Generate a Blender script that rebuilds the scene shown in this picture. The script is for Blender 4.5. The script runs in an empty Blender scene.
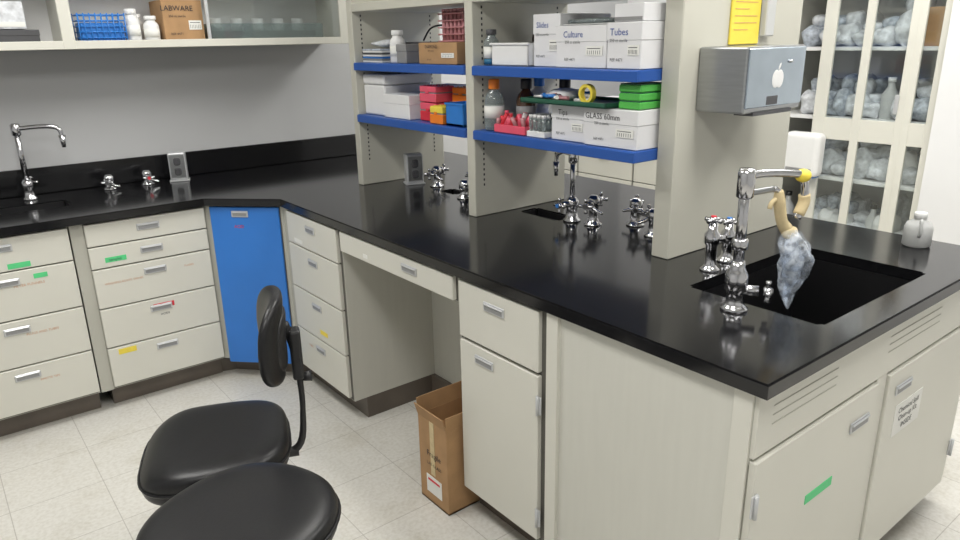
import bpy, bmesh, math, random
from mathutils import Matrix, Vector
random.seed(7)
scene = bpy.context.scene

# ------------------------------------------------------------------ materials
def mat(name, col, rough=0.5, metal=0.0, noise=0.0, nscale=20.0, bump=0.0, trans=0.0, emit=None, estr=0.0, coat=0.0, stretch=None, spec=0.5):
    m = bpy.data.materials.new(name); m.use_nodes = True
    nt = m.node_tree; bs = nt.nodes['Principled BSDF']
    bs.inputs['Base Color'].default_value = (*col, 1)
    bs.inputs['Roughness'].default_value = rough
    bs.inputs['Metallic'].default_value = metal
    bs.inputs['Transmission Weight'].default_value = trans
    bs.inputs['Coat Weight'].default_value = coat
    bs.inputs['Specular IOR Level'].default_value = spec
    if emit:
        bs.inputs['Emission Color'].default_value = (*emit, 1)
        bs.inputs['Emission Strength'].default_value = estr
    tc = nt.nodes.new('ShaderNodeTexCoord')
    n = nt.nodes.new('ShaderNodeTexNoise'); n.inputs['Scale'].default_value = nscale
    n.inputs['Detail'].default_value = 4
    if stretch:
        mp = nt.nodes.new('ShaderNodeMapping'); mp.inputs['Scale'].default_value = stretch
        nt.links.new(tc.outputs['Object'], mp.inputs['Vector']); nt.links.new(mp.outputs['Vector'], n.inputs['Vector'])
    else:
        nt.links.new(tc.outputs['Object'], n.inputs['Vector'])
    if noise > 0:
        r = nt.nodes.new('ShaderNodeValToRGB')
        r.color_ramp.elements[0].position = 0.3; r.color_ramp.elements[1].position = 0.7
        r.color_ramp.elements[0].color = (*[c*(1-noise) for c in col], 1)
        r.color_ramp.elements[1].color = (*[min(1, c*(1+noise)) for c in col], 1)
        nt.links.new(n.outputs['Fac'], r.inputs['Fac']); nt.links.new(r.outputs['Color'], bs.inputs['Base Color'])
    if bump > 0:
        b = nt.nodes.new('ShaderNodeBump'); b.inputs['Strength'].default_value = bump; b.inputs['Distance'].default_value = 0.002
        nt.links.new(n.outputs['Fac'], b.inputs['Height']); nt.links.new(b.outputs['Normal'], bs.inputs['Normal'])
    return m

CREAM = mat('cream_paint', (0.67, 0.66, 0.59), 0.4, noise=0.02, nscale=3)
PANEL = mat('laminate_panel', (0.61, 0.605, 0.545), 0.5, noise=0.015, nscale=9, stretch=(6, 6, .6))
FRAME = mat('frame_paint', (0.46, 0.455, 0.40), 0.5, noise=0.03, nscale=3)
GAP = mat('painted_gap_shadow', (0.12, 0.115, 0.10), 0.8)  # dark sheets behind the fronts, shadow of the gaps put into the colour
BEIGE = mat('shelf_beige_paint', (0.56, 0.55, 0.475), 0.5, noise=0.02, nscale=4)
KICK = mat('vinyl_cove_base', (0.13, 0.108, 0.088), 0.4, noise=0.15, nscale=6)
EPOXY = mat('black_epoxy_resin', (0.008, 0.008, 0.009), 0.13, noise=0.2, nscale=60, bump=0.015)
SINKM = mat('black_sink_resin', (0.006, 0.006, 0.007), 0.45)
BLUE = mat('blue_door_paint', (0.03, 0.19, 0.62), 0.4, noise=0.05, nscale=4)
BLUESH = mat('blue_shelf_paint', (0.022, 0.095, 0.38), 0.35)
WALLM = mat('wall_paint', (0.51, 0.515, 0.52), 0.7, noise=0.015, nscale=2, bump=0.05)
WHITEW = mat('white_wall_paint', (0.74, 0.74, 0.74), 0.6, noise=0.01, nscale=2)
CEIL = mat('ceiling_tile', (0.8, 0.8, 0.78), 0.9, noise=0.05, nscale=60, bump=0.2)
CHROME = mat('chrome', (0.60, 0.60, 0.62), 0.15, 1.0, noise=0.05, nscale=30)
STEEL = mat('brushed_steel', (0.40, 0.41, 0.42), 0.30, 1.0, noise=0.06, nscale=12, stretch=(1, 1, 12))
STEELB = mat('brushed_steel_front', (0.47, 0.54, 0.61), 0.24, 1.0, noise=0.06, nscale=12)
ALU = mat('handle_aluminium', (0.58, 0.59, 0.60), 0.35, 0.35, noise=0.03)
ALUD = mat('handle_recess_shade', (0.32, 0.325, 0.33), 0.5, 0.3)  # flat grey patch on each pull, shade of the recess painted in
VINYL = mat('black_vinyl', (0.009, 0.009, 0.010), 0.36, noise=0.2, nscale=180, bump=0.10, spec=0.4)
PLASTB = mat('black_plastic', (0.014, 0.014, 0.015), 0.45, noise=0.1)
GREY = mat('grey_plastic', (0.25, 0.25, 0.25), 0.5, noise=0.05)
DGREY = mat('dark_grey_plastic', (0.07, 0.07, 0.075), 0.5, noise=0.05)
WHITE = mat('white_plastic', (0.80, 0.80, 0.79), 0.4, noise=0.015)
WCARD = mat('white_cardboard', (0.74, 0.74, 0.75), 0.65, noise=0.03, nscale=8)
BCARD = mat('brown_cardboard', (0.42, 0.25, 0.12), 0.8, noise=0.10, nscale=14)
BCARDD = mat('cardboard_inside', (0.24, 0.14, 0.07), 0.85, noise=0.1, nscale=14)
PAPER = mat('paper_label', (0.80, 0.80, 0.76), 0.7, noise=0.02)
INK = mat('printed_ink', (0.03, 0.03, 0.035), 0.6)
BINK = mat('blue_ink', (0.05, 0.10, 0.35), 0.6)
OINK = mat('orange_ink', (0.60, 0.30, 0.16), 0.6)
TGREEN = mat('green_tape', (0.10, 0.62, 0.24), 0.55, noise=0.05)
TRED = mat('red_tape', (0.68, 0.03, 0.05), 0.55, noise=0.05)
TYEL = mat('yellow_tape', (0.85, 0.68, 0.08), 0.55, noise=0.05)
TTAN = mat('masking_tape', (0.64, 0.52, 0.30), 0.7, noise=0.1, nscale=40, bump=0.3)
PINK = mat('pink_plastic', (0.78, 0.10, 0.16), 0.35, noise=0.05)
PALEPINK = mat('translucent_pink', (0.70, 0.33, 0.35), 0.35, noise=0.08, trans=0.3)
ORANGE = mat('orange_plastic', (0.85, 0.22, 0.02), 0.35, noise=0.05)
PURPLE = mat('purple_plastic', (0.22, 0.10, 0.40), 0.4)
BLUEP = mat('blue_plastic', (0.03, 0.20, 0.60), 0.35, noise=0.05)
GREENP = mat('green_plastic', (0.09, 0.45, 0.08), 0.35, noise=0.05)
DGREEN = mat('dark_green_plastic', (0.02, 0.10, 0.06), 0.4)
AMBER = mat('amber_glass', (0.06, 0.025, 0.01), 0.1, coat=0.5)
BOTGL = mat('bottle_glass', (0.55, 0.62, 0.62), 0.08, trans=0.75)
MILKY = mat('milky_plastic', (0.70, 0.71, 0.70), 0.35, trans=0.25, noise=0.02)
LABW = mat('bagged_labware', (0.44, 0.48, 0.54), 0.22, noise=0.4, nscale=38, bump=0.9)
LABW2 = mat('bagged_pale_labware', (0.68, 0.70, 0.73), 0.22, noise=0.25, nscale=34, bump=0.9)
LIQ = mat('blue_liquid', (0.05, 0.25, 0.45), 0.2, trans=0.4)
LAMPM = mat('lamp_diffuser', (0.9, 0.9, 0.9), 0.5, emit=(1, 0.98, 0.94), estr=2.8)

def mixglass(name, tint, fac, rough, noisebump=0.0, diff=None):
    m = bpy.data.materials.new(name); m.use_nodes = True; nt = m.node_tree
    nt.nodes.clear(); o = nt.nodes.new('ShaderNodeOutputMaterial'); mx = nt.nodes.new('ShaderNodeMixShader')
    t = nt.nodes.new('ShaderNodeBsdfTransparent'); t.inputs['Color'].default_value = (*tint, 1)
    if diff:
        g = nt.nodes.new('ShaderNodeBsdfPrincipled'); g.inputs['Base Color'].default_value = (*diff, 1); g.inputs['Roughness'].default_value = rough
        tc = nt.nodes.new('ShaderNodeTexCoord'); n = nt.nodes.new('ShaderNodeTexNoise'); n.inputs['Scale'].default_value = 38; nt.links.new(tc.outputs['Object'], n.inputs['Vector'])
        bp = nt.nodes.new('ShaderNodeBump'); bp.inputs['Strength'].default_value = noisebump; bp.inputs['Distance'].default_value = .006
        nt.links.new(n.outputs['Fac'], bp.inputs['Height']); nt.links.new(bp.outputs['Normal'], g.inputs['Normal'])
        rp = nt.nodes.new('ShaderNodeMapRange'); rp.inputs['From Min'].default_value = .42; rp.inputs['From Max'].default_value = .66; rp.inputs['To Min'].default_value = fac*.35; rp.inputs['To Max'].default_value = min(1, fac*2.2)
        nt.links.new(n.outputs['Fac'], rp.inputs['Value']); nt.links.new(rp.outputs[0], mx.inputs['Fac'])
    else:
        g = nt.nodes.new('ShaderNodeBsdfGlossy'); g.inputs['Roughness'].default_value = rough; mx.inputs['Fac'].default_value = fac
    nt.links.new(t.outputs[0], mx.inputs[1]); nt.links.new(g.outputs[0], mx.inputs[2]); nt.links.new(mx.outputs[0], o.inputs[0])
    return m
PANE = mixglass('pane_glass', (0.95, 0.97, 0.97), 0.08, .04)
BAG = mixglass('clear_film', (0.93, 0.95, 0.98), 0.25, .12, 0.8, (0.78, 0.84, 0.92))

def floor_mat():
    m = bpy.data.materials.new('vinyl_floor_tile'); m.use_nodes = True; nt = m.node_tree; bs = nt.nodes['Principled BSDF']
    g = nt.nodes.new('ShaderNodeNewGeometry')
    br = nt.nodes.new('ShaderNodeTexBrick'); br.offset = 0.0; br.squash = 1.0
    br.inputs['Scale'].default_value = 1.0; br.inputs['Brick Width'].default_value = 0.305; br.inputs['Row Height'].default_value = 0.305
    br.inputs['Mortar Size'].default_value = 0.0018; br.inputs['Mortar Smooth'].default_value = 0.4
    br.inputs['Color1'].default_value = (0.70, 0.685, 0.64, 1); br.inputs['Color2'].default_value = (0.68, 0.665, 0.62, 1)
    br.inputs['Mortar'].default_value = (0.47, 0.45, 0.41, 1)
    nt.links.new(g.outputs['Position'], br.inputs['Vector'])
    n = nt.nodes.new('ShaderNodeTexNoise'); n.inputs['Scale'].default_value = 70; n.inputs['Detail'].default_value = 6
    nt.links.new(g.outputs['Position'], n.inputs['Vector'])
    rp = nt.nodes.new('ShaderNodeValToRGB'); rp.color_ramp.elements[0].position = 0.35; rp.color_ramp.elements[0].color = (0.89, 0.88, 0.86, 1)
    rp.color_ramp.elements[1].position = 0.6; rp.color_ramp.elements[1].color = (1, 1, 1, 1)
    nt.links.new(n.outputs['Fac'], rp.inputs['Fac'])
    n2 = nt.nodes.new('ShaderNodeTexNoise'); n2.inputs['Scale'].default_value = 3.5; n2.inputs['Detail'].default_value = 8; n2.inputs['Roughness'].default_value = .7
    nt.links.new(g.outputs['Position'], n2.inputs['Vector'])
    rp2 = nt.nodes.new('ShaderNodeValToRGB'); rp2.color_ramp.elements[0].position = 0.33; rp2.color_ramp.elements[0].color = (0.88, 0.865, 0.83, 1)
    rp2.color_ramp.elements[1].position = 0.5; rp2.color_ramp.elements[1].color = (1, 1, 1, 1)
    nt.links.new(n2.outputs['Fac'], rp2.inputs['Fac'])
    def mul(a, c):
        mx = nt.nodes.new('ShaderNodeMix'); mx.data_type = 'RGBA'; mx.blend_type = 'MULTIPLY'; mx.inputs[0].default_value = 1.0
        nt.links.new(a, mx.inputs[6]); nt.links.new(c, mx.inputs[7]); return mx.outputs[2]
    nt.links.new(mul(mul(br.outputs['Color'], rp.outputs['Color']), rp2.outputs['Color']), bs.inputs['Base Color'])
    bs.inputs['Roughness'].default_value = 0.3
    b = nt.nodes.new('ShaderNodeBump'); b.inputs['Strength'].default_value = 0.15; b.inputs['Distance'].default_value = 0.002; b.invert = True
    nt.links.new(br.outputs['Fac'], b.inputs['Height']); nt.links.new(b.outputs['Normal'], bs.inputs['Normal'])
    return m
FLOORM = floor_mat()

# ------------------------------------------------------------------ builder
def FX(X, Y, Z=0.0):   # local x -> -Y, local y -> +X : front faces -X
    return Matrix(((0, 1, 0, X), (-1, 0, 0, Y), (0, 0, 1, Z), (0, 0, 0, 1)))
def FY(X, Y, Z=0.0):   # front faces -Y
    return Matrix.Translation((X, Y, Z))
def RZ(X, Y, Z, a):
    return Matrix.Translation((X, Y, Z)) @ Matrix.Rotation(a, 4, 'Z')

class B:
    def __init__(s, name, M=None):
        s.name = name; s.bm = bmesh.new(); s.mats = []; s.M = M or Matrix.Identity(4)
    def mi(s, m):
        if m not in s.mats: s.mats.append(m)
        return s.mats.index(m)
    def add(s, vs, fs, m, smooth=False):
        i = s.mi(m); nv = [s.bm.verts.new(s.M @ Vector(v)) for v in vs]
        for f in fs:
            try:
                nf = s.bm.faces.new([nv[k] for k in f]); nf.material_index = i; nf.smooth = smooth
            except ValueError: pass
    def merge(s, tb, m, smooth=False):
        tb.verts.index_update()
        s.add([v.co.copy() for v in tb.verts], [[v.index for v in f.verts] for f in tb.faces], m, smooth); tb.free()
    def box(s, x0, y0, z0, x1, y1, z1, m, bev=0.0, seg=1, L=None):
        tb = bmesh.new(); bmesh.ops.create_cube(tb, size=1)
        for v in tb.verts:
            v.co = Vector(((x0+x1)/2+v.co.x*(x1-x0), (y0+y1)/2+v.co.y*(y1-y0), (z0+z1)/2+v.co.z*(z1-z0)))
        if bev > 0:
            bev = min(bev, .45*min(abs(x1-x0), abs(y1-y0), abs(z1-z0)))
            bmesh.ops.bevel(tb, geom=tb.edges[:], offset=bev, segments=seg, profile=.5, affect='EDGES')
        if L is not None: bmesh.ops.transform(tb, matrix=L, verts=tb.verts)
        s.merge(tb, m, False)
    def cyl(s, p0, p1, r0, m, r1=None, seg=18):
        p0 = Vector(p0); p1 = Vector(p1); r1 = r0 if r1 is None else r1
        d = (p1-p0).normalized(); a = Vector((0, 0, 1)) if abs(d.z) < .9 else Vector((1, 0, 0))
        u = d.cross(a).normalized(); w = d.cross(u)
        v0 = [p0+(u*math.cos(t)+w*math.sin(t))*r0 for t in [2*math.pi*i/seg for i in range(seg)]]
        v1 = [p1+(u*math.cos(t)+w*math.sin(t))*r1 for t in [2*math.pi*i/seg for i in range(seg)]]
        s.add(v0+v1, [[i, i+seg, (i+1) % seg+seg, (i+1) % seg] for i in range(seg)], m, True)
        s.add(v0, [list(range(seg))], m); s.add(v1, [list(range(seg))[::-1]], m)
    def lathe(s, c, prof, m, seg=24, smooth=True):
        c = Vector(c); vs = []; n = len(prof)
        for r, z in prof:
            for i in range(seg):
                t = 2*math.pi*i/seg; vs.append(c+Vector((r*math.cos(t), r*math.sin(t), z)))
        fs = [[j*seg+i, j*seg+(i+1) % seg, (j+1)*seg+(i+1) % seg, (j+1)*seg+i] for j in range(n-1) for i in range(seg)]
        fs += [list(range(seg))[::-1], list(range((n-1)*seg, n*seg))]
        s.add(vs, fs, m, smooth)
    def tube(s, pts, r, m, seg=12, sub=6, rs=None):
        P = [Vector(p) for p in pts]; Q = []; RR = []
        if rs is None: rs = [r]*len(P)
        n = len(P)
        for i in range(n-1):
            a = P[max(i-1, 0)]; b = P[i]; c = P[i+1]; d = P[min(i+2, n-1)]
            for k in range(sub):
                t = k/sub
                Q.append(.5*((2*b)+(c-a)*t+(2*a-5*b+4*c-d)*t*t+(-a+3*b-3*c+d)*t**3)); RR.append(rs[i]*(1-t)+rs[i+1]*t)
        Q.append(P[-1]); RR.append(rs[-1]); vs = []; u = None
        for i, q in enumerate(Q):
            t = (Q[min(i+1, len(Q)-1)]-Q[max(i-1, 0)]).normalized()
            if u is None:
                a = Vector((0, 0, 1)) if abs(t.z) < .9 else Vector((1, 0, 0)); u = t.cross(a).normalized()
            u = (u-t*u.dot(t)).normalized(); w = t.cross(u)
            for j in range(seg):
                an = 2*math.pi*j/seg; vs.append(q+(u*math.cos(an)+w*math.sin(an))*RR[i])
        fs = [[i*seg+j, i*seg+(j+1) % seg, (i+1)*seg+(j+1) % seg, (i+1)*seg+j] for i in range(len(Q)-1) for j in range(seg)]
        fs += [list(range(seg))[::-1], list(range((len(Q)-1)*seg, len(Q)*seg))]
        s.add(vs, fs, m, True)
    def sell(s, c, rad, m, e1=1.0, e2=1.0, nu=40, nv=20, deform=None, L=None):
        f = lambda x, e: math.copysign(abs(x)**e, x)
        vs = []; c = Vector(c)
        for j in range(nv+1):
            ph = -math.pi/2+math.pi*j/nv
            for i in range(nu):
                th = 2*math.pi*i/nu
                p = Vector((rad[0]*f(math.cos(ph), e1)*f(math.cos(th), e2), rad[1]*f(math.cos(ph), e1)*f(math.sin(th), e2), rad[2]*f(math.sin(ph), e1)))
                if deform: p = deform(p)
                if L is not None: p = L @ p
                vs.append(c+p)
        fs = [[j*nu+i, j*nu+(i+1) % nu, (j+1)*nu+(i+1) % nu, (j+1)*nu+i] for j in range(nv) for i in range(nu)]
        s.add(vs, fs, m, True)
    def text(s, t, x, y, z, size, m):
        cu = bpy.data.curves.new('t', 'FONT'); cu.body = t; cu.size = size; cu.align_x = 'CENTER'; cu.align_y = 'CENTER'; cu.resolution_u = 2
        o = bpy.data.objects.new('t', cu); scene.collection.objects.link(o)
        dg = bpy.context.evaluated_depsgraph_get(); me = o.evaluated_get(dg).to_mesh()
        s.add([(x+v.co.x, y, z+v.co.y) for v in me.vertices], [list(p.vertices) for p in me.polygons], m)
        o.evaluated_get(dg).to_mesh_clear(); bpy.data.objects.remove(o); bpy.data.curves.remove(cu)
    def done(s, recalc=True):
        bm = s.bm
        bmesh.ops.remove_doubles(bm, verts=bm.verts, dist=1e-6)
        if recalc: bmesh.ops.recalc_face_normals(bm, faces=bm.faces)
        mn = Vector((1e9,)*3); mx = Vector((-1e9,)*3)
        for v in bm.verts:
            for k in range(3): mn[k] = min(mn[k], v.co[k]); mx[k] = max(mx[k], v.co[k])
        o = Vector(((mn.x+mx.x)/2, (mn.y+mx.y)/2, mn.z))
        for v in bm.verts: v.co -= o
        me = bpy.data.meshes.new(s.name); bm.to_mesh(me); bm.free()
        for m in s.mats: me.materials.append(m)
        ob = bpy.data.objects.new(s.name, me); ob.location = o; scene.collection.objects.link(ob)
        return ob
def child(o, parent):
    o.parent = parent; o.location = o.location-parent.location

# ------------------------------------------------------------------ room
NW = 3.97
b = B('floor'); b.box(-1.4, -1.7, -.1, 4.75, NW+.1, 0, FLOORM); b.done()
b = B('ceiling'); b.box(-1.4, -1.7, 2.75, 4.75, NW+.1, 2.85, CEIL); b.done()
b = B('wall_north'); b.box(-1.4, NW, 0, 4.75, NW+.1, 2.75, WALLM); b.done()
b = B('wall_south'); b.box(-1.4, -1.7, 0, 4.75, -1.6, 2.75, WALLM); b.done()
b = B('wall_west'); b.box(-1.4, -1.6, 0, -1.3, NW, 2.75, WALLM); b.done()
b = B('wall_east'); b.box(4.65, -1.6, 0, 4.75, NW, 2.75, WHITEW); b.done()
b = B('wall_southeast'); b.box(4.02, -1.6, 0, 4.65, 1.43, 2.75, WHITEW); b.done()
b = B('wall_divider'); b.box(3.62, 2.36, 0, 4.65, 2.46, 2.75, WHITEW); b.done()

for i, (lx, ly) in enumerate([(0.2, 0.3), (0.2, 2.5), (1.9, 0.3), (1.9, 2.3), (3.3, 1.0), (3.3, 3.0)]):
    b = B('ceiling_light'); b.box(lx-.3, ly-.6, 2.70, lx+.3, ly+.6, 2.75, WHITE, .005); b.box(lx-.27, ly-.57, 2.694, lx+.27, ly+.57, 2.70, LAMPM); b.done()
    ld = bpy.data.lights.new('troffer_light', 'AREA'); ld.shape = 'RECTANGLE'; ld.size = .54; ld.size_y = 1.14; ld.energy = 24; ld.color = (1, .985, .955)
    lo = bpy.data.objects.new('troffer_light', ld); lo.location = (lx, ly, 2.68); scene.collection.objects.link(lo)

# ------------------------------------------------------------------ cabinets
def handle(b, x, z, w=.095):
    b.box(x-w/2, -.0225, z-.015, x+w/2, -.018, z+.015, ALU, .002)
    b.box(x-w/2+.007, -.0232, z-.010, x+w/2-.007, -.0224, z+.006, ALUD)
    b.box(x-w/2+.004, -.027, z+.005, x+w/2-.004, -.0225, z+.011, ALU, .002)
def hinge(b, x, z):
    b.box(x-.011, -.0225, z-.028, x+.011, -.018, z+.028, ALU, .001); b.cyl((x, -.025, z-.03), (x, -.025, z+.03), .005, ALU, seg=10)
def panel(b, x0, x1, z0, z1, m=None, g=.003):
    b.box(x0+g, -.018, z0+g, x1-g, 0.0, z1-g, m or CREAM, .0025)
def body(b, w, depth, z1=.875):
    b.box(0, .0, .10, w, depth, z1, FRAME); b.box(.004, -.0012, .104, w-.004, .0, z1-.004, GAP); b.box(.0, .06, 0, w, depth, .10, KICK)

ZT = .875
YF = 3.325
D = NW-.01-YF
def drawers(b, w, zs, inset=.0, hw=.095):
    for a, c in zip(zs[:-1], zs[1:]):
        panel(b, inset, w-inset, c, a); handle(b, w/2, a-min(.045, (a-c)/2), hw)
b = B('drawer_cabinet', FY(.485, YF)); body(b, .505, D)
b.box(-.05, -.006, .10, 0, .02, ZT, FRAME)
drawers(b, .505, [.868, .765, .665, .485, .30, .11])
b.box(.06, -.0192, .690, .145, -.018, .712, TGREEN); b.text('samples', .10, -.0196, .70, .016, INK)
b.text('WEIGHING BOATS  DISHES', .12, -.0185, .595, .013, OINK); b.text('FLASKS', .40, -.0185, .61, .013, OINK)
b.box(.22, -.0192, .435, .31, -.018, .458, TRED); b.text('ACIDS', .265, -.0196, .405, .014, INK)
b.box(.045, -.0192, .262, .12, -.018, .287, TYEL); b.done()
b = B('drawer_cabinet', FY(-.075, YF)); body(b, .505, D)
drawers(b, .505, [.868, .725, .52, .315, .11])
b.text('FILTER FUNNELS', .33, -.0185, .66, .015, OINK); b.text('PLUGS AND TUBES', .34, -.0185, .45, .014, OINK); b.text('PIPETTE TIPS', .33, -.0185, .24, .013, OINK)
b.box(.27, -.0192, .735, .35, -.018, .757, TGREEN); b.box(.35, -.0192, .68, .40, -.018, .70, TGREEN); b.done()
b = B('drawer_cabinet', FY(-.64, YF)); body(b, .55, D); drawers(b, .55, [.868, .725, .52, .315, .11]); b.done()
b = B('drawer_cabinet', FY(-1.24, YF)); body(b, .59, D); drawers(b, .59, [.868, .725, .52, .315, .11]); b.done()

# corner cabinet with blue door
p0 = Vector((1.0, YF)); p1 = Vector((1.27, 3.05)); w = (p1-p0).length
ang = math.atan2(p1.y-p0.y, p1.x-p0.x)
b = B('corner_cabinet')
def prism(b, pts, z0, z1, m):
    n = len(pts); b.add([(x, y, z0) for x, y in pts]+[(x, y, z1) for x, y in pts], [list(range(n))[::-1], list(range(n, 2*n))]+[[i, (i+1) % n, (i+1) % n+n, i+n] for i in range(n)], m)
prism(b, [(.992, YF), (1.27, 3.047), (1.9, 3.047), (1.9, 3.955), (.992, 3.955)], .10, ZT, FRAME)
prism(b, [(.992, YF+.07), (1.06, YF+.05), (1.32, 3.09), (1.33, 3.047), (1.9, 3.047), (1.9, 3.955), (.992, 3.955)], 0, .10, KICK)
b.M = RZ(p0.x, p0.y, 0, ang)
b.box(.0, -.006, .10, w, .01, ZT, FRAME); b.box(.022, -.0075, .082, w-.022, -.006, ZT-.005, GAP)
b.box(.026, -.018, .085, w-.026, -.006, ZT-.008, BLUE, .003); handle(b, w/2-.02, .835, .08)
b.text('ACID', w/2-.03, -.0192, .775, .020, TRED); b.done()

# island, facing -X
XF = 1.265
b = B('drawer_cabinet', FX(XF, 3.045)); body(b, .54, .42)
b.box(0, -.006, .10, .05, .0, ZT, FRAME)
for a, c in zip([.868, .72, .515, .31, ], [.72, .515, .31, .11]):
    panel(b, .05, .525, c, a); handle(b, .29, a-.05, .085)
b.box(.12, -.0192, .735, .20, -.018, .752, PAPER); b.box(.30, -.0192, .345, .37, -.018, .365, TYEL); b.text('TUBES', .19, -.0188, .25, .014, OINK)
b.box(.5402, .0, .10, .5415, .42, ZT, PANEL)
b.done()

b = B('kneehole_drawer', FX(XF, 2.503))
b.box(.0, .0, .775, .785, .42, ZT, FRAME); b.box(.01, -.0012, .782, .775, 0, .870, GAP); panel(b, .012, .772, .782, .870); handle(b, .52, .83, .095)
b.box(.20, -.0192, .80, .23, -.018, .815, PAPER)
b.box(0, .42, .0, .785, .44, ZT, PANEL)
b.box(0, .40, .0, .785, .42, .10, KICK); b.done()

b = B('door_cabinet', FX(XF, 1.716)); body(b, .41, .42)
panel(b, .012, .385, .675, .868); handle(b, .19, .815); panel(b, .012, .385, .11, .67); handle(b, .14, .625, .09); hinge(b, .388, .58); hinge(b, .388, .20)
b.done()

# sink cabinet (hollow shell)
b = B('sink_cabinet')
b.box(1.262, .70, .10, 1.282, 1.305, ZT, PANEL)
b.box(1.250, 1.262, .10, 1.264, 1.305, ZT, CREAM, .001); b.box(1.256, .69, .10, 1.264, .735, ZT, CREAM, .001)
b.box(1.256, .735, .10, 1.263, 1.262, .125, CREAM, .001)
b.box(1.262, .69, .10, 1.30, .72, ZT, FRAME); b.box(2.54, .69, .10, 2.58, 1.305, ZT, CREAM)
b.box(1.282, 1.285, .10, 2.54, 1.305, ZT, PANEL); b.box(1.282, .72, .10, 2.54, 1.285, .12, PANEL)
b.box(1.32, .75, 0, 2.53, 1.30, .10, KICK)
b.box(1.30, .70, .10, 2.54, .72, .87, GAP); b.box(1.262, .688, .70, 2.58, .702, ZT, FRAME)
b.M = FY(1.262, .69)
b.box(.0, -.012, .715, 1.315, .0, ZT-.002, CREAM, .002)
for k in range(3):
    b.box(.06, -.0132, .78+.022*k, .34, -.012, .782+.022*k, FRAME); b.box(.62, -.0132, .78+.022*k, .95, -.012, .782+.022*k, FRAME)
panel(b, .0, .585, .11, .71); panel(b, .645, 1.25, .11, .71); b.box(.585, -.01, .10, .645, .0, .715, CREAM, .001)
handle(b, .49, .625, .10); handle(b, .745, .645, .10); hinge(b, .008, .25); hinge(b, .008, .60); hinge(b, 1.25, .25); hinge(b, 1.25, .60)
b.box(.25, -.0195, .49, .38, -.018, .515, TGREEN)
b.box(.72, -.0192, .49, .90, -.018, .59, PAPER)
b.text('Chemical Spill', .81, -.0198, .565, .024, INK); b.text('Clean-up Kit', .81, -.0198, .54, .024, INK); b.text('INSIDE', .81, -.0198, .512, .024, INK)
b.done()
b = B('base_cabinet'); b.box(1.73, 1.32, .10, 2.56, 3.04, ZT, CREAM, .002); b.box(1.73, 1.32, 0, 2.50, 3.04, .10, KICK)
for k in range(3):
    b.box(2.56, 1.35+.56*k, .12, 2.575, 1.89+.56*k, .67, CREAM, .003); b.box(2.56, 1.35+.56*k, .68, 2.575, 1.89+.56*k, .865, CREAM, .003)
b.done()

# ------------------------------------------------------------------ countertop with sink openings
CT = .91
b = B('countertop')
pts = [(-1.29, 3.285), (.985, 3.285), (1.24, 3.03), (1.24, .652), (2.61, .652), (2.61, 3.965), (-1.29, 3.965)]
prism(b, pts, .876, CT, EPOXY)
ct = b.done()
bm = bmesh.new(); bm.from_mesh(ct.data)
es = [e for e in bm.edges if all(abs(v.co.z-(.034)) < 1e-4 for v in e.verts)]
bmesh.ops.bevel(bm, geom=es, offset=.004, segments=2, affect='EDGES'); bm.to_mesh(ct.data); bm.free()
holes = [(1.615, .735, 2.225, 1.12), (1.87, 1.90, 1.97, 2.12), (1.87, 2.56, 1.95, 2.68), (.22, 3.56, .50, 3.72)]
for h in holes:
    me = bpy.data.meshes.new('cut'); cb = bmesh.new(); bmesh.ops.create_cube(cb, size=1)
    for v in cb.verts: v.co = Vector(((h[0]+h[2])/2+v.co.x*(h[2]-h[0]), (h[1]+h[3])/2+v.co.y*(h[3]-h[1]), .9+v.co.z*.2))
    ve = [e for e in cb.edges if abs(e.verts[0].co.z-e.verts[1].co.z) > .1]
    bmesh.ops.bevel(cb, geom=ve, offset=.011, segments=4, affect='EDGES')
    cb.to_mesh(me); cb.free(); co = bpy.data.objects.new('cut', me); scene.collection.objects.link(co)
    md = ct.modifiers.new('b', 'BOOLEAN'); md.object = co; md.solver = 'EXACT'; md.operation = 'DIFFERENCE'
    dg = bpy.context.evaluated_depsgraph_get(); nm = bpy.data.meshes.new_from_object(ct.evaluated_get(dg)); ct.modifiers.clear()
    ct.data = nm; bpy.data.objects.remove(co)
if not ct.data.materials: ct.data.materials.append(EPOXY)

b = B('backsplash'); b.box(-1.29, NW-.025, CT+.001, 2.61, NW-.004, 1.035, EPOXY, .003); b.done()

def basin(name, h, dep):
    b = B(name); x0, y0, x1, y1 = h; t = .008; z = .875
    b.box(x0-t, y0-t, z-dep, x1+t, y1+t, z-dep+t, SINKM)
    b.box(x0-t, y0-t, z-dep, x0, y1+t, z, SINKM); b.box(x1, y0-t, z-dep, x1+t, y1+t, z, SINKM)
    b.box(x0, y0-t, z-dep, x1, y0, z, SINKM); b.box(x0, y1, z-dep, x1, y1+t, z, SINKM)
    b.lathe(((x0+x1)/2, (y0+y1)/2, z-dep+t), [(.03, 0), (.03, .004), (.02, .004), (.015, .001)], CHROME, 18); b.done()
basin('lab_sink', holes[0], .28)
for h in holes[1:]:      # shallow drip cups set in the slab thickness
    x0, y0, x1, y1 = h; t = .003; b = B('cup_sink')
    b.box(x0+.001, y0+.001, .8765, x1-.001, y1-.001, .880, SINKM, .001)
    for q in [(x0+.002, y0+.012, x0+.002+t, y1-.012), (x1-.002-t, y0+.012, x1-.002, y1-.012), (x0+.012, y0+.002, x1-.012, y0+.002+t), (x0+.012, y1-.002-t, x1-.012, y1-.002)]: b.box(q[0], q[1], .88, q[2], q[3], .905, SINKM)
    b.lathe(((x0+x1)/2, (y0+y1)/2, .880), [(.022, 0), (.022, .004), (.014, .004), (.01, .001)], DGREY, 18); child(b.done(), ct)

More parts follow.
